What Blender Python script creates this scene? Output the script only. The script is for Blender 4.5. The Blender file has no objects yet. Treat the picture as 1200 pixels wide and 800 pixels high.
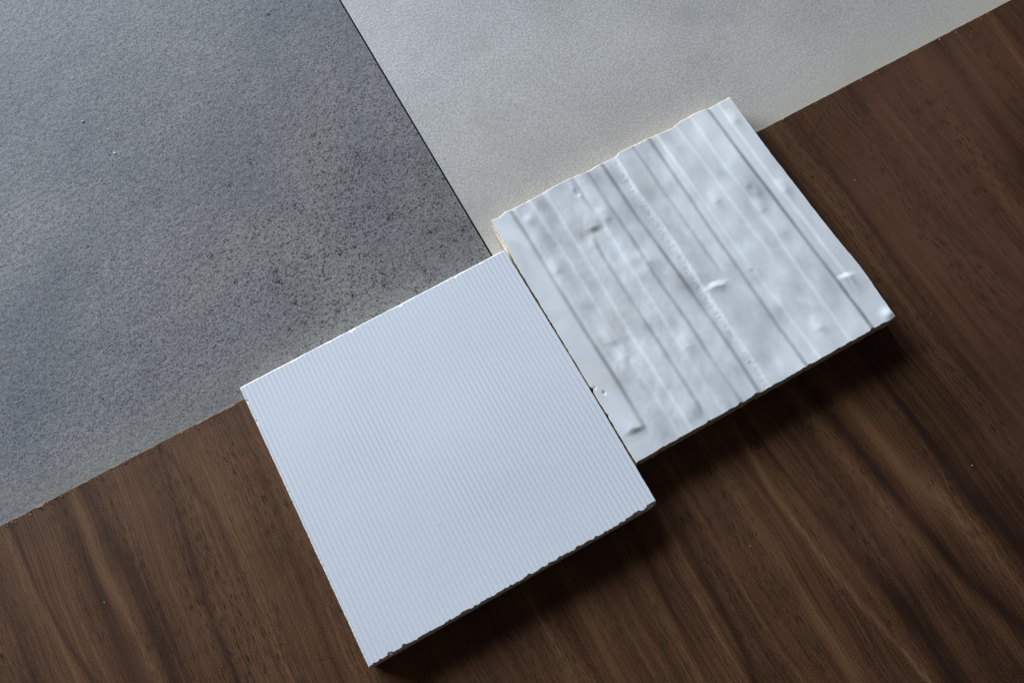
import bpy, math, random
import numpy as np
from mathutils import Vector

S = 0.1            # one design unit is one small tile side, 100 mm
sc = bpy.context.scene
R = math.radians

# ------------------------------------------------------------ camera
cam = bpy.data.cameras.new('camera'); cam.sensor_width = 36.0
cam.lens = 32.335; cam.clip_start = 0.01; cam.clip_end = 50
cob = bpy.data.objects.new('camera', cam); sc.collection.objects.link(cob)
cob.location = (-0.04588, -0.126675, 0.297912)
cob.rotation_euler = (0.33822, 0.05183, -0.49864)
sc.camera = cob

# ------------------------------------------------------------ light
world = bpy.data.worlds.new('World'); sc.world = world; world.use_nodes = True
bg = world.node_tree.nodes['Background']
bg.inputs[0].default_value = (1.0, 0.90, 0.80, 1); bg.inputs[1].default_value = 0.058

def area(name, az, el, dist, w, h, power, col, target=(0, 0.02, 0)):
    L = bpy.data.lights.new(name, 'AREA'); L.shape = 'RECTANGLE'; L.size = w; L.size_y = h
    L.energy = power; L.color = col
    o = bpy.data.objects.new(name, L); sc.collection.objects.link(o)
    d = Vector((math.sin(az)*math.cos(el), math.cos(az)*math.cos(el), math.sin(el)))
    o.location = Vector(target) + d*dist
    o.rotation_euler = d.to_track_quat('Z', 'Y').to_euler()
    return o
area('window_light', R(-17), R(20), 1.6, 1.9, 0.86, 80, (0.80, 0.885, 0.985), target=(-0.03, 0.0, 0))

sc.view_settings.view_transform = 'Standard'; sc.view_settings.look = 'None'
sc.view_settings.exposure = 0.0; sc.view_settings.gamma = 1.0
sc.render.engine = 'CYCLES'

# ------------------------------------------------------------ helpers
rng = np.random.default_rng(7); random.seed(7)

def lattice(seed):
    g = np.random.default_rng(seed).random((256, 256))
    return g
_lat = {}
def vnoise(x, y, seed=0):
    """smooth value noise in -1..1 for arrays"""
    if seed not in _lat: _lat[seed] = lattice(seed)
    g = _lat[seed]
    x = np.asarray(x, float) + 1000.37; y = np.asarray(y, float) + 1000.73
    xi = np.floor(x).astype(int); yi = np.floor(y).astype(int)
    fx = x-xi; fy = y-yi
    fx = fx*fx*fx*(fx*(fx*6-15)+10); fy = fy*fy*fy*(fy*(fy*6-15)+10)
    x0 = xi % 256; x1 = (xi+1) % 256; y0 = yi % 256; y1 = (yi+1) % 256
    a = g[x0, y0]*(1-fx)+g[x1, y0]*fx; b = g[x0, y1]*(1-fx)+g[x1, y1]*fx
    return (a*(1-fy)+b*fy)*2-1
def fbm(x, y, seed=0, oct=4, gain=.5):
    s = 0; a = 1; t = 0
    for k in range(oct):
        s = s + a*vnoise(np.asarray(x)*2**k, np.asarray(y)*2**k, seed+k); t += a; a *= gain
    return s/t

def tag(o, label=None, cat=None, group=None, kind=None):
    if label: o['label'] = label
    if cat: o['category'] = cat
    if group: o['group'] = group
    if kind: o['kind'] = kind
    return o
def link_mesh(name, V, F, mat, parent=None, smooth=False):
    me = bpy.data.meshes.new(name)
    V = np.asarray(V, float)
    if isinstance(F, np.ndarray):
        n, k = F.shape
        me.vertices.add(len(V)); me.vertices.foreach_set('co', V.ravel())
        me.loops.add(n*k); me.loops.foreach_set('vertex_index', F.astype(np.int32).ravel())
        me.polygons.add(n); me.polygons.foreach_set('loop_start', np.arange(0, n*k, k, dtype=np.int32))
        me.polygons.foreach_set('loop_total', np.full(n, k, dtype=np.int32))
        me.update(calc_edges=True); me.validate()
    else:
        me.from_pydata([tuple(v) for v in V], [], F); me.update()
    me.polygons.foreach_set('use_smooth', [smooth]*len(me.polygons))
    me.materials.append(mat)
    o = bpy.data.objects.new(name, me); sc.collection.objects.link(o)
    if parent: o.parent = parent
    return o
def empty(name, loc, rz=0):
    o = bpy.data.objects.new(name, None); sc.collection.objects.link(o)
    o.location = loc; o.rotation_euler = (0, 0, rz); o.empty_display_size = .02
    return o

# ------------------------------------------------------------ node helpers
def mat(name):
    m = bpy.data.materials.new(name); m.use_nodes = True
    nt = m.node_tree; b = nt.nodes['Principled BSDF']
    return m, nt, b
def N(nt, typ, **kw):
    n = nt.nodes.new(typ)
    for k, v in kw.items():
        if k.startswith('i_'):
            key = k[2:]; key = int(key) if key.isdigit() else key.replace('_', ' ')
            n.inputs[key].default_value = v
        else: setattr(n, k, v)
    return n
def L(nt, a, b): nt.links.new(a, b)
def coords(nt, scale=(1, 1, 1), rot=(0, 0, 0), loc=(0, 0, 0)):
    tc = N(nt, 'ShaderNodeTexCoord'); mp = N(nt, 'ShaderNodeMapping')
    mp.inputs['Scale'].default_value = scale; mp.inputs['Rotation'].default_value = rot; mp.inputs['Location'].default_value = loc
    L(nt, tc.outputs['Object'], mp.inputs[0]); return mp.outputs[0]
def noise(nt, vec, scale, detail=3, rough=.55, dist=0.0):
    n = N(nt, 'ShaderNodeTexNoise'); n.inputs['Scale'].default_value = scale
    n.inputs['Detail'].default_value = detail; n.inputs['Roughness'].default_value = rough
    n.inputs['Distortion'].default_value = dist; L(nt, vec, n.inputs['Vector']); return n.outputs['Fac']
def ramp(nt, fac, stops, interp='LINEAR'):
    r = N(nt, 'ShaderNodeValToRGB'); cr = r.color_ramp; cr.interpolation = interp
    while len(cr.elements) < len(stops): cr.elements.new(.5)
    for e, (p, c) in zip(cr.elements, stops):
        e.position = p; e.color = (c[0], c[1], c[2], 1) if not isinstance(c, (int, float)) else (c, c, c, 1)
    L(nt, fac, r.inputs[0]); return r.outputs[0]
def mth(nt, op, a, b=None, clamp=False):
    n = N(nt, 'ShaderNodeMath'); n.operation = op; n.use_clamp = clamp
    for k, v in enumerate((a, b)):
        if v is None: continue
        if isinstance(v, (int, float)): n.inputs[k].default_value = v
        else: L(nt, v, n.inputs[k])
    return n.outputs[0]
def mix(nt, fac, a, b, blend='MIX'):
    n = N(nt, 'ShaderNodeMix'); n.data_type = 'RGBA'; n.blend_type = blend
    for idx, v in ((0, fac), (6, a), (7, b)):
        if isinstance(v, (int, float)): n.inputs[idx].default_value = v
        elif isinstance(v, tuple): n.inputs[idx].default_value = (*v, 1)
        else: L(nt, v, n.inputs[idx])
    return n.outputs[2]
def bump(nt, height, strength, dist, b, prev=None):
    n = N(nt, 'ShaderNodeBump'); n.inputs['Strength'].default_value = strength; n.inputs['Distance'].default_value = dist
    L(nt, height, n.inputs['Height'])
    if prev is not None: L(nt, prev, n.inputs['Normal'])
    if b is not None: L(nt, n.outputs[0], b.inputs['Normal'])
    return n.outputs[0]
def sep(nt, vec):
    s = N(nt, 'ShaderNodeSeparateXYZ'); L(nt, vec, s.inputs[0]); return s.outputs

# ------------------------------------------------------------ materials
def make_wood():
    m, nt, b = mat('walnut_veneer')
    at = N(nt, 'ShaderNodeAttribute'); at.attribute_name = 'figure_shade'
    band = at.outputs['Fac']
    v1 = coords(nt, (1, 1, 1))
    # warp so that streaks wander a little along the grain
    w = N(nt, 'ShaderNodeTexNoise'); w.inputs['Scale'].default_value = 14; w.inputs['Detail'].default_value = 2
    L(nt, v1, w.inputs['Vector'])
    wv = N(nt, 'ShaderNodeVectorMath'); wv.operation = 'MULTIPLY_ADD'
    L(nt, w.outputs['Color'], wv.inputs[0]); wv.inputs[1].default_value = (.010, 0, 0); L(nt, v1, wv.inputs[2])
    def st(sx, sy):
        mp = N(nt, 'ShaderNodeMapping'); mp.inputs['Scale'].default_value = (sx, sy, 1); L(nt, wv.outputs[0], mp.inputs[0]); return mp.outputs[0]
    g1 = noise(nt, st(460, 4.5), 1, 4, .65)           # medium streaks
    g2 = noise(nt, st(1900, 16), 1, 3, .7)         # fine fibres
    g3 = noise(nt, st(3800, 210), 1, 2, .6)         # pores
    g4 = noise(nt, v1, 45, 3, .5)                   # cloudy
    g5 = noise(nt, v1, 2600, 1, .5)                 # grit
    s = mth(nt, 'MULTIPLY', mth(nt, 'SUBTRACT', g1, .5), .62)
    s = mth(nt, 'ADD', s, mth(nt, 'MULTIPLY', mth(nt, 'SUBTRACT', g2, .5), .75))
    s = mth(nt, 'ADD', s, mth(nt, 'MULTIPLY', mth(nt, 'SUBTRACT', g4, .5), .35))
    s = mth(nt, 'ADD', s, mth(nt, 'MULTIPLY', mth(nt, 'SUBTRACT', g5, .5), .85))
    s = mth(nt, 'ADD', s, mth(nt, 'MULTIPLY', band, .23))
    s = mth(nt, 'ADD', s, .5, True)
    c = ramp(nt, s, [(0, (.023, .0098, .0058)), (.28, (.057, .0252, .0122)), (.5, (.104, .0480, .0228)), (.75, (.162, .083, .039)), (1, (.235, .132, .065))])
    red = noise(nt, v1, 9, 2)
    c = mix(nt, mth(nt, 'MULTIPLY', ramp(nt, red, [(.5, 0.0), (.68, 1.0)]), .38), c, (.16, .075, .048))
    pore = ramp(nt, g3, [(.39, 1.0), (.46, 0.0)])
    pz = ramp(nt, noise(nt, st(90, 8), 1, 2), [(.38, 0.12), (.62, 1.0)])
    pf = mth(nt, 'MULTIPLY', mth(nt, 'MULTIPLY', pore, pz), .9)
    c = mix(nt, pf, c, (.018, .010, .008))
    L(nt, c, b.inputs['Base Color'])
    b.inputs['Roughness'].default_value = .50
    b.inputs['Specular IOR Level'].default_value = .18
    h = mth(nt, 'SUBTRACT', mth(nt, 'MULTIPLY', g2, .5), pf)
    bump(nt, h, .25, .0002, b)
    return m

def make_dark():
    m, nt, b = mat('dark_concrete_look')
    v = coords(nt)
    wp = mix(nt, .0006, v, N(nt, 'ShaderNodeTexNoise', i_Scale=900.0).outputs['Color'], 'ADD')
    grain = noise(nt, v, 1900, 3, .66)
    coarse = noise(nt, v, 420, 2, .5)
    cloud = noise(nt, v, 17, 5, .62, .3)
    c = ramp(nt, cloud, [(.34, (.112, .118, .132)), (.5, (.138, .142, .152)), (.66, (.168, .169, .174))])
    c = mix(nt, .62, c, ramp(nt, grain, [(.36, .0), (.48, .53), (.62, 1.0)]), 'OVERLAY')
    # dark open pits of several sizes
    def pits(scale, lo, hi, keep, dens_lo, dens_hi, seedloc):
        vo = N(nt, 'ShaderNodeTexVoronoi'); vo.feature = 'F1'; vo.inputs['Scale'].default_value = scale
        vv = N(nt, 'ShaderNodeVectorMath'); vv.operation = 'ADD'; L(nt, v, vv.inputs[0]); vv.inputs[1].default_value = seedloc
        n2 = N(nt, 'ShaderNodeTexNoise'); n2.inputs['Scale'].default_value = scale*2.4; L(nt, v, n2.inputs['Vector'])
        vm = N(nt, 'ShaderNodeVectorMath'); vm.operation = 'MULTIPLY_ADD'; L(nt, n2.outputs['Color'], vm.inputs[0])
        vm.inputs[1].default_value = (.78/scale,)*3; L(nt, vv.outputs[0], vm.inputs[2])
        L(nt, vm.outputs[0], vo.inputs['Vector'])
        r = sep(nt, vo.outputs['Color'])
        pick = ramp(nt, r[0], [(keep-.02, 1.0), (keep, 0.0)])
        f = ramp(nt, vo.outputs['Distance'], [(lo, 1.0), (hi, 0.0)])
        d = ramp(nt, noise(nt, v, 17, 3), [(dens_lo, 0.0), (dens_hi, 1.0)])
        return mth(nt, 'MULTIPLY', mth(nt, 'MULTIPLY', f, pick), d)
    p1 = pits(760, .26, .46, .36, .34, .54, (3, 1, 0))
    p2 = pits(300, .13, .27, .20, .38, .52, (7, 2, 0))
    p3 = pits(1150, .20, .42, .36, .10, .30, (1, 9, 0))
    # the pits crowd near the corner beside the light tile
    xyz = sep(nt, v)
    dx = mth(nt, 'MULTIPLY', mth(nt, 'ADD', xyz[0], .035), 8.5); dy = mth(nt, 'MULTIPLY', mth(nt, 'SUBTRACT', xyz[1], .03), 7.5)
    near = mth(nt, 'SUBTRACT', 1.25, mth(nt, 'SQRT', mth(nt, 'ADD', mth(nt, 'MULTIPLY', dx, dx), mth(nt, 'MULTIPLY', dy, dy))), True)
    near = mth(nt, 'ADD', mth(nt, 'MULTIPLY', near, .92), .08)
    c = mix(nt, mth(nt, 'MULTIPLY', near, ramp(nt, noise(nt, v, 30, 4, .6), [(.3, .3), (.65, .85)])), c, (1.08, 1.0, .91), 'MULTIPLY')
    pf = mth(nt, 'ADD', mth(nt, 'MULTIPLY', mth(nt, 'MAXIMUM', p1, p2), near), mth(nt, 'MULTIPLY', p3, .34), True)
    c = mix(nt, mth(nt, 'MULTIPLY', pf, .85), c, (.040, .040, .046))
    # sparse ochre and brick-red grains
    vo = N(nt, 'ShaderNodeTexVoronoi'); vo.inputs['Scale'].default_value = 420; L(nt, v, vo.inputs['Vector'])
    r = sep(nt, vo.outputs['Color'])
    k = mth(nt, 'MULTIPLY', ramp(nt, r[1], [(.035, 1.0), (.04, 0.0)]), ramp(nt, vo.outputs['Distance'], [(.14, 1.0), (.22, 0.0)]))
    c = mix(nt, mth(nt, 'MULTIPLY', k, .8), c, ramp(nt, r[2], [(.4, (.24, .12, .08)), (.6, (.28, .20, .10))], 'CONSTANT'))
    # paler, yellower along the sawn edge that meets the wood
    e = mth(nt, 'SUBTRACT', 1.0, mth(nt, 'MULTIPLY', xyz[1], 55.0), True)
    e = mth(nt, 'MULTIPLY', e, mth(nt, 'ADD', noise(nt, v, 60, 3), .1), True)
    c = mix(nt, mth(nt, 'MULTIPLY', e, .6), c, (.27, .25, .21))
    L(nt, c, b.inputs['Base Color'])
    b.inputs['Roughness'].default_value = .66; b.inputs['Specular IOR Level'].default_value = .28
    h = mth(nt, 'ADD', mth(nt, 'MULTIPLY', grain, .55), mth(nt, 'MULTIPLY', coarse, .8))
    h = mth(nt, 'SUBTRACT', h, mth(nt, 'MULTIPLY', pf, .5))
    bump(nt, h, .50, .0004, b)
    return m

def make_light():
    m, nt, b = mat('light_concrete_look')
    v = coords(nt)
    grain = noise(nt, v, 1350, 3, .6); coarse = noise(nt, v, 330, 2, .5)
    cloud = noise(nt, v, 13, 5, .6, .4); blot = noise(nt, v, 55, 3, .6)
    c = ramp(nt, cloud, [(.34, (.355, .350, .340)), (.5, (.425, .418, .408)), (.66, (.475, .466, .455))])
    c = mix(nt, .45, c, ramp(nt, grain, [(.34, .15), (.5, .5), (.66, .85)]), 'OVERLAY')
    c = mix(nt, ramp(nt, blot, [(.55, 0.0), (.72, .40)]), c, (.30, .29, .27))
    vo = N(nt, 'ShaderNodeTexVoronoi'); vo.inputs['Scale'].default_value = 300; L(nt, v, vo.inputs['Vector'])
    r = sep(nt, vo.outputs['Color'])
    k = mth(nt, 'MULTIPLY', ramp(nt, r[0], [(.05, 1.0), (.055, 0.0)]), ramp(nt, vo.outputs['Distance'], [(.12, 1.0), (.24, 0.0)]))
    c = mix(nt, mth(nt, 'MULTIPLY', k, .6), c, ramp(nt, r[2], [(.6, (.20, .20, .21)), (.65, (.40, .30, .16))], 'CONSTANT'))
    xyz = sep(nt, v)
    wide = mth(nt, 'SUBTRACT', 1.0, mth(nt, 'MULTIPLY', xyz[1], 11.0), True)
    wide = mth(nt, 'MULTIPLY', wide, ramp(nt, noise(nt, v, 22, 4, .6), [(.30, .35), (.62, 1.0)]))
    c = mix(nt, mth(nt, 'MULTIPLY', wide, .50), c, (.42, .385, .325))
    fl = ramp(nt, noise(nt, v, 420, 4, .7), [(.56, 0.0), (.66, .30)])
    c = mix(nt, fl, c, (.27, .262, .245))
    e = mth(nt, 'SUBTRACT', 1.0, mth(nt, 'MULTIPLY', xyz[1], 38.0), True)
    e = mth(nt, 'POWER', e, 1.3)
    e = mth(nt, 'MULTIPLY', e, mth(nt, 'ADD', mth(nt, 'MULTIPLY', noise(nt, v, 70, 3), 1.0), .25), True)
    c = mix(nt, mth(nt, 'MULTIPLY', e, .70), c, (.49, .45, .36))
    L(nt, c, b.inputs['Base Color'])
    b.inputs['Roughness'].default_value = .55; b.inputs['Specular IOR Level'].default_value = .4
    h = mth(nt, 'ADD', mth(nt, 'MULTIPLY', grain, .8), mth(nt, 'MULTIPLY', coarse, .20))
    bump(nt, h, .20, .0003, b)
    return m

def make_glaze(name, col, rough, veins=False):
    m, nt, b = mat(name)
    v = coords(nt)
    at = N(nt, 'ShaderNodeAttribute'); at.attribute_name = 'glaze_pool_shading'     # glaze pools grey in creases, breaks cream on crests; painted shade and glints too
    c = ramp(nt, noise(nt, v, 25, 3), [(.35, tuple(x*.97 for x in col)), (.65, col)])
    if veins:
        cl = noise(nt, v, 60, 3, .5, .5)
        c = mix(nt, ramp(nt, cl, [(.44, 0.0), (.66, .45)]), c, (.56, .58, .61))
        wm = ramp(nt, noise(nt, v, 48, 2), [(.60, 0.0), (.75, .25)])
        c = mix(nt, wm, c, (.72, .66, .58))
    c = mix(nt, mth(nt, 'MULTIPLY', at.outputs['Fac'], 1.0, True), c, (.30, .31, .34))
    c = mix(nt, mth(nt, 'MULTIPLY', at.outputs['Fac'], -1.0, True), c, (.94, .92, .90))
    sp = N(nt, 'ShaderNodeTexVoronoi'); sp.inputs['Scale'].default_value = 210; L(nt, v, sp.inputs['Vector'])
    r = sep(nt, sp.outputs['Color'])
    k = mth(nt, 'MULTIPLY', ramp(nt, r[0], [(.035, 1.0), (.04, 0.0)]), ramp(nt, sp.outputs['Distance'], [(.05, 1.0), (.10, 0.0)]))
    c = mix(nt, mth(nt, 'MULTIPLY', k, .45), c, (.35, .33, .32))
    L(nt, c, b.inputs['Base Color'])
    b.inputs['Roughness'].default_value = rough; b.inputs['IOR'].default_value = 1.55
    b.inputs['Specular IOR Level'].default_value = .5
    bump(nt, noise(nt, v, 900, 2), .08, .0002, b)
    return m

def make_clay(name, col):
    m, nt, b = mat(name)
    v = coords(nt)
    n = noise(nt, v, 700, 3, .6)
    c = ramp(nt, n, [(.3, tuple(x*.75 for x in col)), (.6, col)])
    L(nt, c, b.inputs['Base Color']); b.inputs['Roughness'].default_value = .9
    bump(nt, n, .6, .0004, b)
    return m
def make_plain(name, col, rough=.7, nscale=600):
    m, nt, b = mat(name); v = coords(nt)
    c = ramp(nt, noise(nt, v, nscale, 3), [(.3, tuple(x*.7 for x in col)), (.7, col)])
    L(nt, c, b.inputs['Base Color']); b.inputs['Roughness'].default_value = rough; b.inputs['IOR'].default_value = 1.55
    return m

M_wood = make_wood(); M_dark = make_dark(); M_light = make_light()
M_white = make_glaze('ribbed_white_glaze', (.74, .785, .855), .34)
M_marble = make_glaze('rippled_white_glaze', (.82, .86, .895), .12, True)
M_clay = make_clay('white_clay', (.78, .75, .70))
M_clay2 = make_clay('cream_clay', (.70, .60, .47))
M_core = make_clay('board_core', (.42, .31, .22))
M_table = make_plain('black_table', (.02, .019, .018), .8)
M_tilebody = make_clay('grey_stoneware', (.30, .28, .26))
M_lbody = make_clay('beige_stoneware', (.45, .42, .37))
M_chip = make_plain('pale_splinter', (.50, .43, .36), .9)
M_crumb = make_plain('white_crumb', (.78, .78, .74), .8)
M_scratch = make_plain('wood_scratch', (.45, .40, .34), .9)

# ------------------------------------------------------------ the surface under everything
def slab(name, x0, x1, y0, y1, z0, z1, m, parent=None, bev=0.0):
    b = bev
    V = []
    for (d, z) in ((0, z0), (0, z1-b), (b, z1)):
        V += [(x0+d, y0+d, z), (x1-d, y0+d, z), (x1-d, y1-d, z), (x0+d, y1-d, z)]
    V = np.array(V)
    F = [(3, 2, 1, 0), (8, 9, 10, 11)]
    for r in (0, 4):
        for k in range(4): F.append((r+k, r+(k+1) % 4, r+4+(k+1) % 4, r+4+k))
    return link_mesh(name, V, F, m, parent)
tt = slab('tabletop', -1.2, 1.2, -1.2, 1.2, -.05, -.0105, M_table); tag(tt, kind='structure')

# ------------------------------------------------------------ large grey tiles
def jag_slab(name, x0, x1, y0, y1, z0, z1, m, parent, front, n=900, bev=.0003):
    """slab whose front (low y) top edge is nibbled: front(x) in metres of inset"""
    xs = np.linspace(x0, x1, n); f = front(xs)
    rows = []
    rows.append(np.c_[xs, np.full(n, y0), np.full(n, z0)])
    rows.append(np.c_[xs, np.full(n, y0), np.full(n, z1-bev)-f*.4])
    rows.append(np.c_[xs, y0+bev*.5+f, np.full(n, z1)])
    rows.append(np.c_[xs, np.full(n, y1), np.full(n, z1)])
    rows.append(np.c_[xs, np.full(n, y1), np.full(n, z0)])
    V = np.concatenate(rows); F = []
    for r in range(4):
        for i in range(n-1): F.append((r*n+i, r*n+i+1, (r+1)*n+i+1, (r+1)*n+i))
    F.append(tuple(r*n for r in range(4, -1, -1))[::-1][::-1]); F.append(tuple(r*n+n-1 for r in range(5)))
    return link_mesh(name, V, F, m, parent)

def grey_tile(name, label, x0, x1, mface, mbody, seed):
    t = tag(empty(name, ((x0+x1)/2, .25, -.0100)), label, 'tile')
    cx = (x0+x1)/2
    def fr(x): return np.clip(fbm(x*900, x*0, seed, 3)*.00008, 0, 1)
    jag_slab('tile_face', x0-cx, x1-cx, -.00002-.25, .47-.25, .0085, .0097, mface, t, fr, bev=.00006)
    slab('tile_body', x0-cx+.00004, x1-cx-.00004, .0005-.25, .4698-.25, 0, .0084, mbody, t)
    return t
# material coordinates: keep them measured from the corner where the tiles meet
td = grey_tile('dark_grey_tile', 'large dark grey concrete-look floor tile pitted with small dark holes', -.50, -.00035, M_dark, M_tilebody, 11)
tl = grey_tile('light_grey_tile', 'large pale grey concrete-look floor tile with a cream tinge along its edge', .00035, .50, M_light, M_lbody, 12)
for t in (td, tl):                       # mesh data moved so that object space starts at the shared corner
    ox, oy = t.location.x, t.location.y
    for c in t.children:
        c.data.transform(__import__('mathutils').Matrix.Translation((ox, oy, 0)))
    t.location.x = 0; t.location.y = 0

# dark open pits in the dark tile, gathered towards the corner by the joint
big_pits = [(-0.608, 0.842, 2.5), (-0.716, 0.792, 3), (-0.535, 0.592, 3), (-0.643, 0.582, 2.5), (-0.349, 0.826, 2.5), (-0.28, 1.427, 3), (-0.256, 0.37, 5), (-0.083, 0.423, 2), (-0.151, 0.246, 3), (-0.045, 0.189, 3), (-0.237, 0.118, 3), (-0.714, 0.342, 4), (-0.388, 0.143, 4), (-0.374, 0.185, 3), (-0.694, 0.236, 2), (-0.297, 0.065, 2), (-0.575, 0.131, 2), (-0.364, 0.256, 2), (-0.324, 0.634, 2), (-0.237, 0.667, 2), (-0.886, 0.556, 2), (-0.295, 0.449, 2), (-0.474, 0.327, 3), (-0.389, 0.419, 2), (-0.703, 0.382, 3), (-0.746, 0.155, 2), (-0.849, 0.419, 2), (-0.579, 0.379, 2), (-0.502, 0.164, 2.5), (-0.15, 0.133, 2)]
def surface_pits():
    m, nt, b = mat('pit_shadow_grey'); b.inputs['Roughness'].default_value = .9
    L(nt, ramp(nt, noise(nt, coords(nt), 1500, 2), [(.3, (.035, .035, .040)), (.7, (.080, .080, .086))]), b.inputs['Base Color'])
    q = random.Random(17); V = []; F = []
    def blob(x, y, rad):
        n = 9; b0 = len(V); a0 = q.random()*6; st_ = .6+.7*q.random(); ca, sa = math.cos(a0), math.sin(a0)
        for k in range(n):
            a = k*2*math.pi/n; rr = rad*(.45+.75*q.random()); px, py = rr*math.cos(a)*st_, rr*math.sin(a)/st_
            V.append((x+px*ca-py*sa, y+px*sa+py*ca, .00979))
        F.append(tuple(range(b0, b0+n)))
    for x, y, rr in big_pits:
        blob(x*S, y*S, rr*.00021)
        for k in range(int(rr*5)):
            blob(x*S+q.gauss(0, rr*.0004), y*S+q.gauss(0, rr*.0004), .00010+.00020*q.random())
    n = 0
    while n < 2300:
        x = -.0006-abs(q.gauss(0, .055)); y = .0006+abs(q.gauss(0, .05))
        if x < -.2 or y > .2: continue
        c = float(fbm(x*90, y*90, 130, 3))
        if q.random() > .25+1.6*max(c, 0): continue
        blob(x, y, .00010+.00026*q.random()**2.2); n += 1
    n = 0
    while n < 900:
        blob(-.0006-.22*q.random(), .0006+.22*q.random(), .00009+.00012*q.random()**2); n += 1
    tag(link_mesh('surface_pits', V, F, m, td), kind='stuff')
surface_pits()

# ------------------------------------------------------------ walnut board
bands = [
(1.00,0.0277,[(0.769,-1.074),(0.789,-1.266),(0.834,-1.417),(0.872,-1.571),(0.88,-1.741)]),
(0.70,0.0162,[(0.647,-1.019),(0.657,-1.193),(0.679,-1.38),(0.701,-1.525)]),
(0.90,0.0070,[(0.398,-0.997),(0.387,-1.131),(0.398,-1.248),(0.415,-1.426),(0.441,-1.602),(0.459,-1.714)]),
(0.50,0.0206,[(0.468,-1.049),(0.463,-1.284),(0.482,-1.439),(0.479,-1.635)]),
(0.80,0.0065,[(0.146,-1.047),(0.144,-1.229),(0.138,-1.391),(0.138,-1.539),(0.148,-1.632)]),
(0.60,0.0204,[(0.288,-1.025),(0.281,-1.232),(0.28,-1.457),(0.29,-1.622)]),
(0.60,0.0136,[(0.026,-1.176),(-0.001,-1.395),(-0.009,-1.558)]),
(-0.80,0.0203,[(0.469,-1.164),(0.494,-1.386),(0.53,-1.548),(0.554,-1.721),(0.547,-1.86)]),
(-0.80,0.0134,[(0.714,-1.225),(0.734,-1.447),(0.762,-1.664),(0.813,-1.84)]),
(-0.70,0.0207,[(0.92,-1.198),(0.931,-1.446),(0.951,-1.603)]),
(-0.70,0.0113,[(0.062,-1.22),(0.054,-1.425),(0.027,-1.578)]),
(0.90,0.0146,[(-1.621,-0.033),(-1.621,-0.311),(-1.598,-0.457),(-1.584,-0.645)]),
(-0.70,0.0194,[(-1.666,-0.066),(-1.659,-0.268),(-1.651,-0.513),(-1.647,-0.673)]),
(-0.90,0.0269,[(-1.581,-0.077),(-1.555,-0.279),(-1.53,-0.449),(-1.526,-0.688)]),
(0.70,0.0122,[(-1.863,-0.062),(-1.849,-0.219),(-1.821,-0.42),(-1.802,-0.581)]),
(-1.00,0.0065,[(-1.843,-0.038),(-1.825,-0.278),(-1.801,-0.455),(-1.761,-0.611)]),
(-0.70,0.0196,[(-1.946,-0.22),(-1.922,-0.344),(-1.929,-0.52)]),
(-0.80,0.0060,[(-1.328,-0.208),(-1.345,-0.417),(-1.361,-0.598),(-1.361,-0.726)]),
(0.45,0.0574,[(-1.197,-0.22),(-1.214,-0.48),(-1.229,-0.691),(-1.255,-0.878)]),
(-0.70,0.0117,[(-1.044,-0.341),(-1.055,-0.622),(-1.069,-0.894),(-1.071,-0.987)]),
(-0.70,0.0100,[(-1.257,-0.199),(-1.233,-0.306),(-1.232,-0.37)]),
(0.90,0.0137,[(-0.45,-1.149),(-0.455,-1.291)]),
(0.70,0.0114,[(-0.321,-1.136),(-0.328,-1.299)]),
(0.70,0.0114,[(-0.119,-1.138),(-0.116,-1.32),(-0.117,-1.497)]),
(-0.70,0.0069,[(-0.059,-1.06),(-0.086,-1.306),(-0.099,-1.506)]),
(0.60,0.0311,[(1.146,-0.06),(1.148,-0.325),(1.136,-0.645)]),
(-0.70,0.0201,[(1.458,-0.201),(1.429,-0.469),(1.454,-0.678),(1.512,-0.971)]),
(-0.80,0.0259,[(1.872,-0.081),(1.836,-0.424),(1.823,-0.579)]),
(0.80,0.0106,[(2.114,-0.023),(2.087,-0.231)]),
(-0.80,0.0060,[(1.218,-0.406),(1.21,-0.594)]),
(0.50,0.0182,[(1.757,-0.079),(1.707,-0.348),(1.684,-0.618)]),
(-0.60,0.0103,[(1.086,-0.066),(1.08,-0.345),(1.073,-0.609)]),
]
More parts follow.
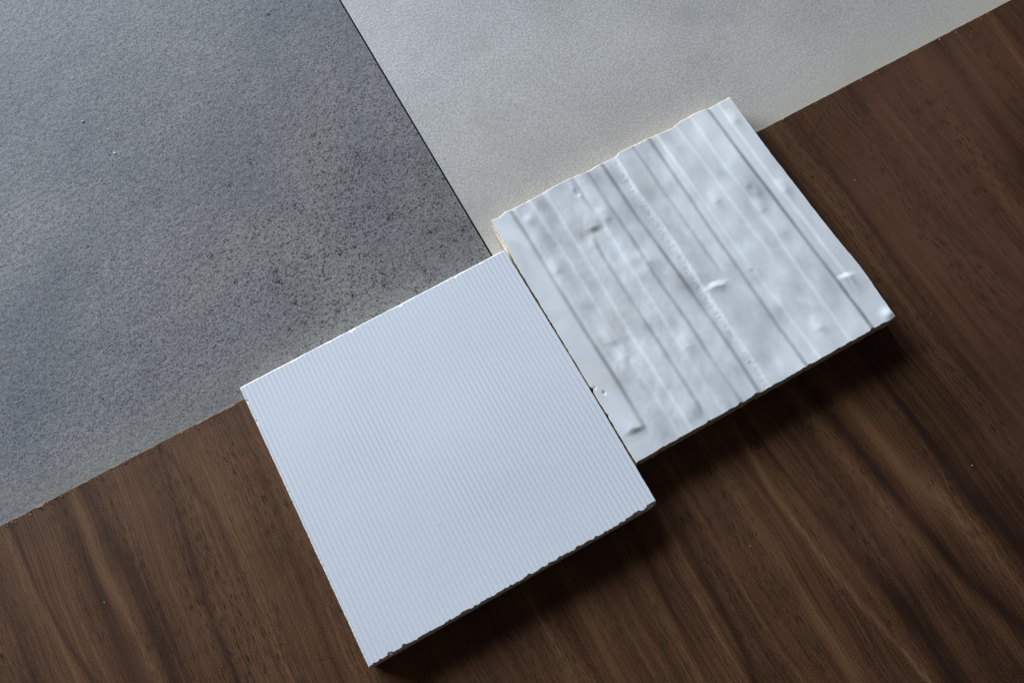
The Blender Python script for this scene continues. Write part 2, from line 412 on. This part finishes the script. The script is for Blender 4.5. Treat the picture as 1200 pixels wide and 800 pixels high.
def wood_board():
    t = tag(empty('walnut_board', (0, 0, -.0100)), 'dark brown walnut veneer board with straight grain under both white tiles', 'board')
    nx, ny = 1300, 150
    xs = np.linspace(-5.2, 5.2, nx); ys = np.r_[0, -.02, -.04-4.74*np.linspace(0, 1, ny-2)**1.5]
    # denser columns in the middle part of the board
    xs = np.sign(xs)*(np.abs(xs)/5.2)**1.25*5.2
    X, Y = np.meshgrid(xs, ys)
    fig = .40*fbm(X*7+fbm(X*1.2, Y*.9, 40, 2)*.8, Y*.35, 31, 3) + .38*fbm(X*19+fbm(X*2, Y*1.1, 41, 2)*.9, Y*.4, 35, 2)
    cover = np.zeros_like(X)
    add = np.zeros_like(X)
    for a, w, P in bands:
        P = sorted(P, key=lambda q: -q[1]); py = np.array([q[1] for q in P]); px = np.array([q[0] for q in P])
        cx = np.interp(-Y, -py, px)
        # continue along the end slopes
        s0 = np.clip((px[1]-px[0])/(py[1]-py[0]), -.3, .3); s1 = np.clip((px[-1]-px[-2])/(py[-1]-py[-2]), -.3, .3)
        up = np.maximum(Y-py[0], 0); dn = np.minimum(Y-py[-1], 0)
        cx = cx + np.minimum(up, .5)*s0 + np.maximum(dn, -.5)*s1
        fade = np.exp(-(up/.35)**2)*np.exp(-(dn/.45)**2)
        ww = w*1.25*(1+.3*vnoise(Y*2.2, Y*0+a*9+w*300, 50))
        add += a*np.exp(-((X-cx)/ww)**2)*fade
        cover = np.maximum(cover, np.exp(-((X-cx)/(ww*2.2))**2)*fade)
    f = fig*(1-.6*cover)*.72+add*np.where(X < 0, 1.05, 1.5)
    f = f - .75*np.clip((X-.3)/1.2, 0, 1) - .75*np.clip((X+.8)/1.2, 0, 1)*np.clip((-.8-Y)/.8, 0, 1)            # light falloff towards right and lower right, painted into the wood colour
    n = nx
    # veneer top, nibbled along the sawn edge
    Y2 = Y.copy(); Y2[0, :] = -.0012 - np.clip(fbm(xs*40, xs*0, 61, 3), 0, 1)*.004*(1+.5*(xs < -.8)); Y2[1, :] = -.02
    top = np.c_[X.ravel()*S, Y2.ravel()*S, np.full(X.size, .0100)]
    sk = np.c_[xs*S, Y2[0]*S, np.full(nx, .0094)]
    V = np.concatenate([top, sk])
    i, j = np.meshgrid(np.arange(nx-1), np.arange(ny-1)); a = (j*nx+i).ravel()
    F = np.c_[a, a+nx, a+nx+1, a+1]
    k = np.arange(nx-1); F2 = np.c_[k, k+1, nx*ny+k+1, nx*ny+k]
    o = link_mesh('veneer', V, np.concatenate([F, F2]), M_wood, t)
    at = o.data.attributes.new('figure_shade', 'FLOAT', 'POINT')
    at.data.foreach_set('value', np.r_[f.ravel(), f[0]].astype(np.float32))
    slab('board_core', -.52, .52, -.48, 0, 0, .00985, M_core, t)
    # pale splinters lifted along the sawn edge
    V = []; F = []
    def splint(x, y, l, w, ang):
        c, s = math.cos(ang), math.sin(ang); z = .01002
        b0 = len(V)
        for (p, q, h) in ((0, -w, 0), (l, 0, .00008), (0, w, 0), (l*.35, 0, .0003)):
            V.append((x+p*c-q*s, y+p*s+q*c, z+h))
        F.extend([(b0, b0+1, b0+3), (b0+1, b0+2, b0+3), (b0+2, b0, b0+3)])
    R_ = random.Random(5)
    for k in range(230):
        u = R_.random()
        x = -.205+.12*u**1.4 if R_.random() < .75 else -.085+.30*R_.random()
        y = -.0002-abs(R_.gauss(0, .0007))
        splint(x, y, .0002+.0009*R_.random()**2, .00004+.00007*R_.random(), R(-90+R_.gauss(0, 28)))
    tag(link_mesh('edge_splinters', V, F, M_chip, t), kind='stuff')
    return t
wood_board()

# ------------------------------------------------------------ small white tiles
def small_tile(name, label, x, y, th, size, thick, hfun, inset, outer, cham, nu, nv, mface, mclay, rc_face, rc_body, wall):
    t = tag(empty(name, (x*S, y*S, .0001), th), label, 'tile')
    mm = 1/100.0                                   # millimetres in tile units
    def shape(U, V, ins, rc):
        il = ins('l', V); ir = ins('r', V); ib = ins('b', U); it = ins('t', U)
        k = .035
        u = U + il*np.clip(1-U/k, 0, 1) - ir*np.clip(1-(1-U)/k, 0, 1)
        v = V + ib*np.clip(1-V/k, 0, 1) - it*np.clip(1-(1-V)/k, 0, 1)
        for cu, cv, r in ((0, 0, rc[0]), (1, 0, rc[1]), (1, 1, rc[2]), (0, 1, rc[3])):
            r = r*mm
            ax = (cu+r) if cu == 0 else (cu-r); ay = (cv+r) if cv == 0 else (cv-r)
            dx = u-ax; dy = v-ay
            inn = ((dx < 0) if cu == 0 else (dx > 0)) & ((dy < 0) if cv == 0 else (dy > 0))
            d = np.hypot(dx, dy)+1e-9; m = np.maximum(np.abs(dx), np.abs(dy))+1e-9
            f = np.where(inn, m/d, 1.0)
            u = ax+dx*f; v = ay+dy*f
        return u, v
    U, V = np.meshgrid(nu, nv)
    u, v = shape(U, V, inset, rc_face)
    h, pool_shading = hfun(u, v); h = h*mm
    Z = thick+h
    top = np.c_[(u*size).ravel(), ((v-1)*size).ravel(), Z.ravel()]
    n_u, n_v = len(nu), len(nv)
    i, j = np.meshgrid(np.arange(n_u-1), np.arange(n_v-1)); a = (j*n_u+i).ravel()
    F = np.c_[a, a+1, a+n_u+1, a+n_u]
    loop = np.concatenate([np.arange(n_u-1), np.arange(n_v-1)*n_u+n_u-1, (n_v-1)*n_u+np.arange(n_u-1, 0, -1), np.arange(n_v-1, 0, -1)*n_u])
    P0 = top[loop]; sk = P0.copy(); sk[:, 2] -= .12*mm
    nl = len(loop); kk = np.arange(nl); base = len(top)
    F2 = np.c_[loop, base+kk, base+(kk+1) % nl, np.roll(loop, -1)]
    gf = link_mesh('glazed_face', np.concatenate([top, sk])*S, np.concatenate([F, F2]), mface, t, True)
    at = gf.data.attributes.new('glaze_pool_shading', 'FLOAT', 'POINT')
    at.data.foreach_set('value', np.r_[pool_shading.ravel(), pool_shading.ravel()[loop]].astype(np.float32))
    # clay body: follows the glaze edge, breaks down over an uneven arris to the sawn wall
    bu, bv = shape(U, V, outer, rc_body)
    bu = bu.ravel()[loop]; bv = bv.ravel()[loop]
    cu = U.ravel()[loop]; cv = V.ravel()[loop]
    c = cham(cu, cv)*mm
    r0 = P0.copy(); r0[:, 2] -= .10*mm
    o_xy = np.c_[bu*size, (bv-1)*size]
    cap = P0.copy(); cap[:, :2] = P0[:, :2]*.97+np.array([.5*size, -.5*size])*.03; cap[:, 2] = thick-.05
    arc = np.cumsum(np.hypot(*np.diff(np.r_[o_xy, o_xy[:1]], axis=0).T))
    rings = [cap, np.c_[r0[:, :2], r0[:, 2]]]
    # a broken intermediate ring
    mid = .5*(r0[:, :2]+o_xy); br = fbm(arc*160, arc*0, 71, 2)
    rings.append(np.c_[mid, r0[:, 2]-c*(.45+.25*br)])
    zt = P0[:, 2]-c-.1*mm
    ctr = np.array([.5*size, -.5*size]); dirn = o_xy-ctr; dirn = dirn/np.abs(dirn).max(axis=1)[:, None]
    for q, zf in enumerate((1.0, .8, .6, .42, .25, .10, .0)):
        off = wall(cu, cv, zf, arc)*mm
        if zf == 0.0: off = off-.25*mm
        rings.append(np.c_[o_xy+dirn*off[:, None], zt*zf])
    Vb = np.concatenate(rings)
    Fb = []
    for r in range(len(rings)-1):
        Fb.append(np.c_[r*nl+kk, r*nl+nl+kk, r*nl+nl+(kk+1) % nl, r*nl+(kk+1) % nl])
    o = link_mesh('clay_body', Vb*S, np.concatenate(Fb), mclay, t, False)
    o2 = o
    import bmesh
    bm = bmesh.new(); bm.from_mesh(o2.data); bm.verts.ensure_lookup_table()
    bm.faces.new([bm.verts[k] for k in range(nl)]); bm.faces.new([bm.verts[(len(rings)-1)*nl+k] for k in range(nl-1, -1, -1)])
    bmesh.ops.triangulate(bm, faces=bm.faces[-2:])
    bm.to_mesh(o2.data); bm.free()
    return t

def edgecoords(n, dense=.03, nd=40):
    a = np.linspace(0, dense, nd, endpoint=False)
    return np.r_[a, np.linspace(dense, 1-dense, n-2*nd), 1-a[::-1]]

# --- ribbed tile
NR = 63
def h_rib(u, v):
    ph = u*NR + .35 + .06*vnoise(u*9, v*6, 80)
    d = np.abs(ph-np.floor(ph)-.5)*2                     # 1 at the groove
    amp = .8+.35*vnoise(u*5, v*4, 81)+.15*vnoise(u*63, v*3, 82)
    groove = np.exp(-((1-d)/.26)**2)
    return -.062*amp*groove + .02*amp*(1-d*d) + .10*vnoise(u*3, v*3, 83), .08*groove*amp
def ins_white(side, s):
    mm = .01
    if side == 't':
        b = .40+.10*fbm(s*14, s*0, 90, 2)+.13*np.clip(fbm(s*60, s*0, 91, 2), 0, 1)
        for c, w, a in ((.4115, .007, .75), (.5976, .009, .55), (.8081, .006, .65), (.425, .004, .3), (.91, .01, .25), (.20, .012, .18), (.33, .008, .2)): b = b+a*np.exp(-((s-c)/w)**4)
    elif side == 'b':
        n = vnoise(s*55, s*0, 92); n2 = vnoise(s*140, s*0+5, 93)
        n3 = vnoise(s*90, s*0+9, 99)
        n = vnoise(s*80, s*0, 92)
        b = .22+.22*np.clip(n-.15, 0, 1)**.6+.14*np.clip(n2, 0, 1)**.6+.30*np.clip(n3, 0, 1)**.5
        for c, w, a in ((.075, .010, .7), (.06, .004, .2), (.12, .006, .4), (.93, .02, .5), (.72, .008, .5), (.55, .006, .5), (.985, .02, .6)): b = b+a*np.exp(-((s-c)/w)**4)
    elif side == 'l':
        b = .20+.30*np.clip(vnoise(s*120, s*0, 94), 0, 1)+.22*np.clip(vnoise(s*260, s*0, 95), 0, 1)
        for c, w, a in ((.94, .006, .5), (.86, .01, .4), (.60, .006, .35), (.33, .008, .4)): b = b+a*np.exp(-((s-c)/w)**4)
    else:
        b = -.28-.40*np.sin(np.pi*s)+.05*vnoise(s*50, s*0, 96)
    return b*mm
def out_white(side, s):
    if side == 'r': return ins_white(side, s)-.0014
    return .02*vnoise(s*30, s*0, 97)*.01+{'t': .0002, 'b': .0, 'l': .0, 'r': 0}[side]
def cham_white(u, v):
    c = np.full_like(u, .35)
    c = np.where(v < .01, .55+.25*vnoise(u*60, u*0, 98), c)
    return c
def wall_plain(u, v, zf, arc):
    return .05*vnoise(arc*60, arc*0+zf*7, 99) - np.where((v < .01) & (zf < .2), .12, 0)
NU_W = NR*9
small_tile('ribbed_white_tile', 'flat white ceramic tile with fine straight parallel ribs and chipped edges', -.9735, .0100, .0020, 1.005, .080,
           h_rib, ins_white, out_white, cham_white, edgecoords(NU_W+60, .012, 40), edgecoords(430, .03, 110),
           M_white, M_clay, (.15, .7, .1, .1), (.3, 1.3, .2, .15), wall_plain)

# --- rippled tile: ridges and creases run from the back edge to the front edge
creases = [  # u along v, depth mm, width of the soft side, fade range in v (lo, hi)
 ([(1.0,.073),(.88,.079),(.70,.072),(.474,.074),(.316,.081),(.194,.081),(.09,.072)], 1.00, (.085, 1.1)),
 ([(1.0,.325),(.897,.327),(.79,.335)], .70, (.80, 1.1)),
 ([(.82,.280),(.678,.263),(.546,.260),(.444,.267),(.246,.268),(.132,.270),(.041,.265)], .55, (.05, .74)),
 ([(.988,.388),(.827,.386),(.704,.392),(.613,.386)], .75, (.60, 1.1)),
 ([(.568,.380),(.348,.395),(.191,.387),(.09,.389),(.014,.393)], .65, (-.1, .57)),
 ([(.984,.449),(.903,.451),(.752,.442),(.618,.455),(.493,.458),(.37,.463),(.228,.468),(.144,.468),(.006,.454)], .95, (-.1, 1.1)),
 ([(1.0,.580),(.883,.582),(.748,.580),(.622,.583),(.459,.586)], .65, (.44, 1.1)),
 ([(.977,.650),(.843,.650),(.654,.644),(.52,.641),(.404,.645),(.343,.645),(.21,.639),(.115,.644),(0,.650)], 1.00, (-.1, 1.1)),
 ([(1.0,.896),(.893,.900),(.756,.895),(.625,.901),(.528,.900),(.405,.902),(.284,.904),(.145,.905),(0,.907)], 1.25, (-.1, 1.1)),
]
crests = [
 ([(.993,.516),(.838,.504),(.734,.512),(.617,.521),(.424,.507),(.201,.514),(.01,.510)], .55, (-.1, 1.1)),
 ([(1.0,.764),(.828,.775),(.686,.772),(.4,.780)], .55, (.38, 1.1)),
 ([(.45,.690),(.334,.696),(.202,.702),(.071,.708)], .50, (-.1, .42)),
 ([(1.0,.835),(.7,.828),(.5,.84),(.2,.82),(0,.83)], .30, (-.1, 1.1)),
 ([(1.0,.952),(.6,.945),(.3,.955),(0,.95)], .35, (.15, 1.1)),
 ([(.95,.160),(.7,.165),(.4,.155),(.1,.17)], .35, (-.1, 1.1)),
 ([(.95,.225),(.7,.22),(.4,.205),(.1,.215)], .30, (-.1, 1.1)),
 ([(1,.350),(.7,.335),(.4,.33),(.0,.335)], .25, (-.1, 1.1)),
]
BRIGHT = ((.103,.736),(.354,.828),(.722,.690),(.137,.426),(.959,.93),(.842,.585),(.392,.61),(.955,.608),(.141,.353),(.347,.283),(.76,.12))
GREY = ((.210,.891),(.186,.955),(.245,.778),(.176,.609),(.165,.329),(.796,.725),(.614,.776),(.562,.079),(.783,.234),(.712,.486),(.405,.933),(.484,.346),(.539,.786))
def along(P, v):
    P = sorted(P); a = np.array([p[0] for p in P]); b = np.array([p[1] for p in P])
    g = np.linspace(-.05, 1.05, 111); y = np.interp(g, a, b)
    k = np.exp(-np.linspace(-2, 2, 17)**2); k /= k.sum()
    y = np.convolve(np.pad(y, 8, 'edge'), k, 'valid')
    f = np.polyval(np.polyfit(g, y, 1), g)
    y = f+(y-f)*.45
    return np.interp(v, g, y)
def sst(x, a, b):
    t = np.clip((x-a)/(b-a), 0, 1); return t*t*(3-2*t)
def h_marble(u, v):
    h = np.zeros_like(u); pool_shading = np.zeros_like(u)
    wob = .0012*fbm(u*3, v*16, 101, 3)
    for k, (P, d, (lo, hi)) in enumerate(creases):
        c = along(P, v)+wob
        g = sst(v, lo-.03, lo+.02)*(1-sst(v, hi-.02, hi+.03))
        g = g*(.78+.35*vnoise(v*5, u*0+k*3, 102))
        x = u-c
        # a shoulder that rises gently up to the crease and then drops into it
        drop = 1-sst(x, -.009, .013)
        h += g*d*.58*np.where(x < 0, np.exp(np.minimum(x, 0)/.060), 1)*drop
        h -= g*d*.12*np.exp(-((x-.010)/.010)**2)
        pool_shading += g*d*(.09*np.exp(-((x-.004)/.006)**2) + .17*np.exp(-np.abs(x-.002)/.020))  # pooled glaze plus crease occlusion put into the colour
    for k, (P, d, (lo, hi)) in enumerate(crests):
        c = along(P, v)+wob*1.5
        g = (.7+.45*vnoise(v*4, u*0+k*5+20, 103))*sst(v, lo-.03, lo+.03)
        x = u-c
        rise = sst(x, -.014, .001)*np.exp(-np.maximum(x, 0)/.05)
        h += g*d*.60*rise
        pool_shading -= g*d*1.1*np.exp(-((x)/.0035)**2)*(.5+.6*np.clip(fbm(v*50, u*30, 140, 3)+.4, 0, 1)) + g*d*.3*np.exp(-(x/.02)**2)
    # rough torn strip beside the middle crest
    c = along(crests[0][0], v)
    strip = np.exp(-((u-c+.016)/.014)**2)
    h += strip*.05*fbm(u*70, v*110, 104, 3); pool_shading -= strip*.30*(.5+.8*fbm(u*60, v*100, 143, 3))
    # soft dents and lumps
    lum = sst(u, .05, .12)*(1-sst(u, .86, .93))
    h += (.24*fbm(u*6, v*4.5, 105, 3)+.13*vnoise(u*17, v*11, 107)+.05*fbm(u*40, v*26, 147, 2)*(.4+.6*(1-sst(u, .28, .45))))*lum+.10*fbm(u*4, v*2.5, 106, 2)
    # dimples and bright shoulders seen one by one
    def dash(cu, cv, a, wu, wv):
        # a short step across the ridge: a > 0 faces the back edge, a < 0 faces the front edge
        nonlocal h, pool_shading
        g = np.exp(-((u-cu)/wu)**2*1.6); x = v-cv+.10*(u-cu)+.004*vnoise(u*40, v*40, 141)
        if a > 0: h += g*a*(1-sst(x, -wv, wv))*np.exp(np.minimum(x+wv, 0)/.030)
        else:
            h += g*-a*sst(x, -wv, wv)*np.exp(-np.maximum(x-wv, 0)/.030)
            pool_shading += g*-a*2.0*np.exp(-(x/(wv*.9))**2)  # shaded face of the step painted into the colour
    def dent(cu, cv, a, wu, wv=None):
        nonlocal h
        h += a*np.exp(-((u-cu)/wu)**2-((v-cv)/(wv or wu))**2)
    dash(.548, .396, .66, .038, .011); dash(.942, .207, .52, .030, .010)
    dash(.300, .780, -.16, .034, .013); dash(.048, .090, -.26, .034, .012)
    pool_shading += .62*np.exp(-((u-.300)/.020)**2-((v-.780+.1*(u-.3))/.0095)**2)+.25*np.exp(-((u-.048)/.022)**2-((v-.090)/.008)**2)  # dark dashes: shade of front-facing steps painted into the glaze colour
    dash(.683, .380, -.12, .012, .010); dash(.312, .945, -.14, .008, .010); dash(.318, .925, .22, .009, .008)
    dash(.850, .650, -.10, .014, .012); dash(.860, .625, .10, .014, .012)
    dent(.985, .02, .6, .02, .02); dent(.12, .93, .3, .02, .02)
    for cu, cv in BRIGHT:
        dash(cu, cv, .30, .024, .032)
        pool_shading -= .30*np.exp(-((u-cu)/.022)**2-((v-cv-.01)/.030)**2)  # pale gloss reflection painted into the glaze colour
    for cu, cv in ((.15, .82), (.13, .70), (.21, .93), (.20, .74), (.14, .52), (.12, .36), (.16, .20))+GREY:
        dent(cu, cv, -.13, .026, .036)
        pool_shading += .22*np.exp(-((u-cu)/.020)**2-((v-cv)/.032)**2)
    pool_shading += (.42*(.30+fbm(u*9, v*5, 144, 4))+.22*fbm(u*22, v*12, 149, 3))*(.35+.65*lum) - .02
    dent(.024, .252, -.26, .005, .006); dent(.006, .282, -.2, .004, .005)
    return h, pool_shading
def ins_marble(side, s):
    if side == 't':
        b = .22+.15*fbm(s*22, s*0, 110, 3)+.15*np.clip(vnoise(s*90, s*0, 111), 0, 1)+.25*np.interp(s, [0,.08,.18,.26,.33,.40,.455,.515,.53,.6,.655,.74,.76,.79,.88,.90,1], [0,0,0,-2,-1,1.5,.6,1,-2,-1.4,-1,2,1,-2,-1.3,1,0])+.3
        for c, w, a in ((.03, .02, .4), (.06, .01, -.3)): b = b+a*np.exp(-((s-c)/w)**2)
    elif side == 'b':
        b = .22+.18*fbm(s*18, s*0, 113, 3)+.22*np.clip(vnoise(s*80, s*0, 114), 0, 1)+.12*np.clip(vnoise(s*170, s*0, 119), 0, 1)
        for c, w, a in ((.907, .008, .6), (.45, .012, .5), (.39, .008, .45), (.27, .006, .3), (.66, .008, .3), (.97, .02, -.3)): b = b+a*np.exp(-((s-c)/w)**2)
    elif side == 'l':
        b = .10-.60*sst(1-s, .01, .25)+.10*np.clip(vnoise(s*90, s*0, 115), 0, 1)
        for c, w, a in ((.282, .006, .6), (.18, .005, .3), (.55, .004, .2)): b = b+a*np.exp(-((s-c)/w)**2)
    else:
        b = -.85*np.exp(-((s-.20)/.14)**2)+.35*np.exp(-((s-.75)/.2)**2)+.16*fbm(s*30, s*0, 116, 3)+.25
    return b*.01
def out_marble(side, s):
    m = ins_marble(side, s)
    if side == 't': return m-.0042
    if side == 'b': return .004*0+.5*m-.0012
    if side == 'l': return m-.0008
    return m-.0016
def cham_marble(u, v):
    c = np.full_like(u, .40)
    c = np.where(v < .01, .5+.25*vnoise(u*60, u*0, 117), c)
    return c
def wall_marble(u, v, zf, arc):
    w = .10*vnoise(arc*50, arc*0+zf*7, 118)
    left = (u < .01)
    w = w - np.where(left & (zf > .2) & (zf < .75), .55*np.clip(.3+vnoise(arc*24, arc*0+zf*3, 120), 0, 1), 0)
    return w - np.where((v < .01) & (zf < .2), .15, 0)
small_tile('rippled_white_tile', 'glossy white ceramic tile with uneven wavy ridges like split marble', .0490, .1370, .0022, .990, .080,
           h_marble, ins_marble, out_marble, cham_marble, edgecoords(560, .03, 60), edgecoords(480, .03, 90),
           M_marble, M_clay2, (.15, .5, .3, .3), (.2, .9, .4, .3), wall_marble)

# ------------------------------------------------------------ crumbs, specks and hairline scratches
def crumb_mesh(name, r, m, seed, flat=.55):
    import bmesh
    bm = bmesh.new(); bmesh.ops.create_icosphere(bm, subdivisions=1, radius=r)
    q = random.Random(seed)
    for v in bm.verts:
        v.co *= .65+.6*q.random(); v.co.z *= flat; v.co.x *= 1.2
        v.co.z += r*flat*.6
    me = bpy.data.meshes.new(name); bm.to_mesh(me); bm.free(); me.materials.append(m)
    o = bpy.data.objects.new(name, me); sc.collection.objects.link(o); return o
ZT = -.0003
for k, (x, y, r, lab) in enumerate((
    (-1.1052, 1.3408, .00048, 'tiny white crumb alone on the dark grey tile, left of the crumb cluster'),
    (-1.0323, 1.2583, .00028, 'tiny white crumb just above the crumb cluster on the dark tile'),
    (-1.0458, 1.1447, .00046, 'tiny pale crumb on the dark grey tile just below the crumb cluster'),
    (-1.1314, 1.0631, .00028, 'smallest pale crumb, lowest of those on the dark grey tile'))):
    o = crumb_mesh('tile_crumb', r, M_crumb, k+3); o.location = (x*S, y*S, ZT); o.rotation_euler[2] = k
    tag(o, lab, 'crumb', 'white crumbs on the dark tile')
V = []; F = []
q = random.Random(9)
for k in range(34):
    x = (-1.012+q.gauss(0, .018))*S; y = (1.222+q.gauss(0, .016))*S; r = .00010+.00018*q.random(); b0 = len(V)
    if k > 26: x += .0045*q.random(); y -= .003*q.random()
    for a in range(5): V.append((x+r*math.cos(a*1.257+k)*(.6+.6*q.random()), y+r*math.sin(a*1.257+k)*(.6+.6*q.random()), ZT))
    V.append((x, y, ZT+r*1.1))
    for a in range(5): F.append((b0+a, b0+(a+1) % 5, b0+5))
tag(link_mesh('crumb_cluster', V, F, M_crumb), 'cluster of fine white crumbs scattered on the dark grey tile', 'crumbs', kind='stuff')
for k, (x, y, lab) in enumerate((
    (.988, -1.368, 'pale dust speck on the walnut board at the lower right'),
    (.234, -1.240, 'pale dust speck on the walnut board below the two tiles'),
    (1.271, -.342, 'pale dust speck on the walnut board right of the rippled tile'),
    (-1.650, -.401, 'pale dust speck on the walnut board at the lower left'))):
    o = crumb_mesh('dust_speck', .00017, M_crumb, k+20, .4); o.location = (x*S, y*S, 0.00005)
    tag(o, lab, 'speck', 'dust specks on the walnut board')
for k, (a, b_, lab) in enumerate((
    ((1.385, -.012), (1.2585, -.0968), 'long fine scratch on the walnut beside the light tile edge'),
    ((1.1966, -.884), (1.1495, -.914), 'short scratch on the walnut right of the rippled tile corner'),
    ((-1.2106, -.791), (-1.166, -.804), 'curled scratch on the walnut left of the ribbed tile'),
    ((-1.1206, -.892), (-1.0697, -.9025), 'faint scratch on the walnut nearest the ribbed tile corner'))):
    n = 9; V = []; F = []; rr = .00003  # scratches in the wood, modelled as thin raised threads
    ax, ay = a; bx, by = b_
    nx_, ny_ = -(by-ay), (bx-ax)
    for i in range(n):
        t_ = i/(n-1); w = .06*math.sin(t_*math.pi*(1.0+k*.2))
        px, py = (ax+(bx-ax)*t_+nx_*w)*S, (ay+(by-ay)*t_+ny_*w)*S
        for c in range(4):
            V.append((px+rr*math.cos(c*1.571), py+rr*math.sin(c*1.571)*.7, .00006+rr+rr*math.sin(c*1.571)))
        if i:
            for c in range(4): F.append(((i-1)*4+c, (i-1)*4+(c+1) % 4, i*4+(c+1) % 4, i*4+c))
    tag(link_mesh('scratch_thread', V, F, M_scratch), lab, 'wood_scratch', 'hairline scratches on the walnut board')
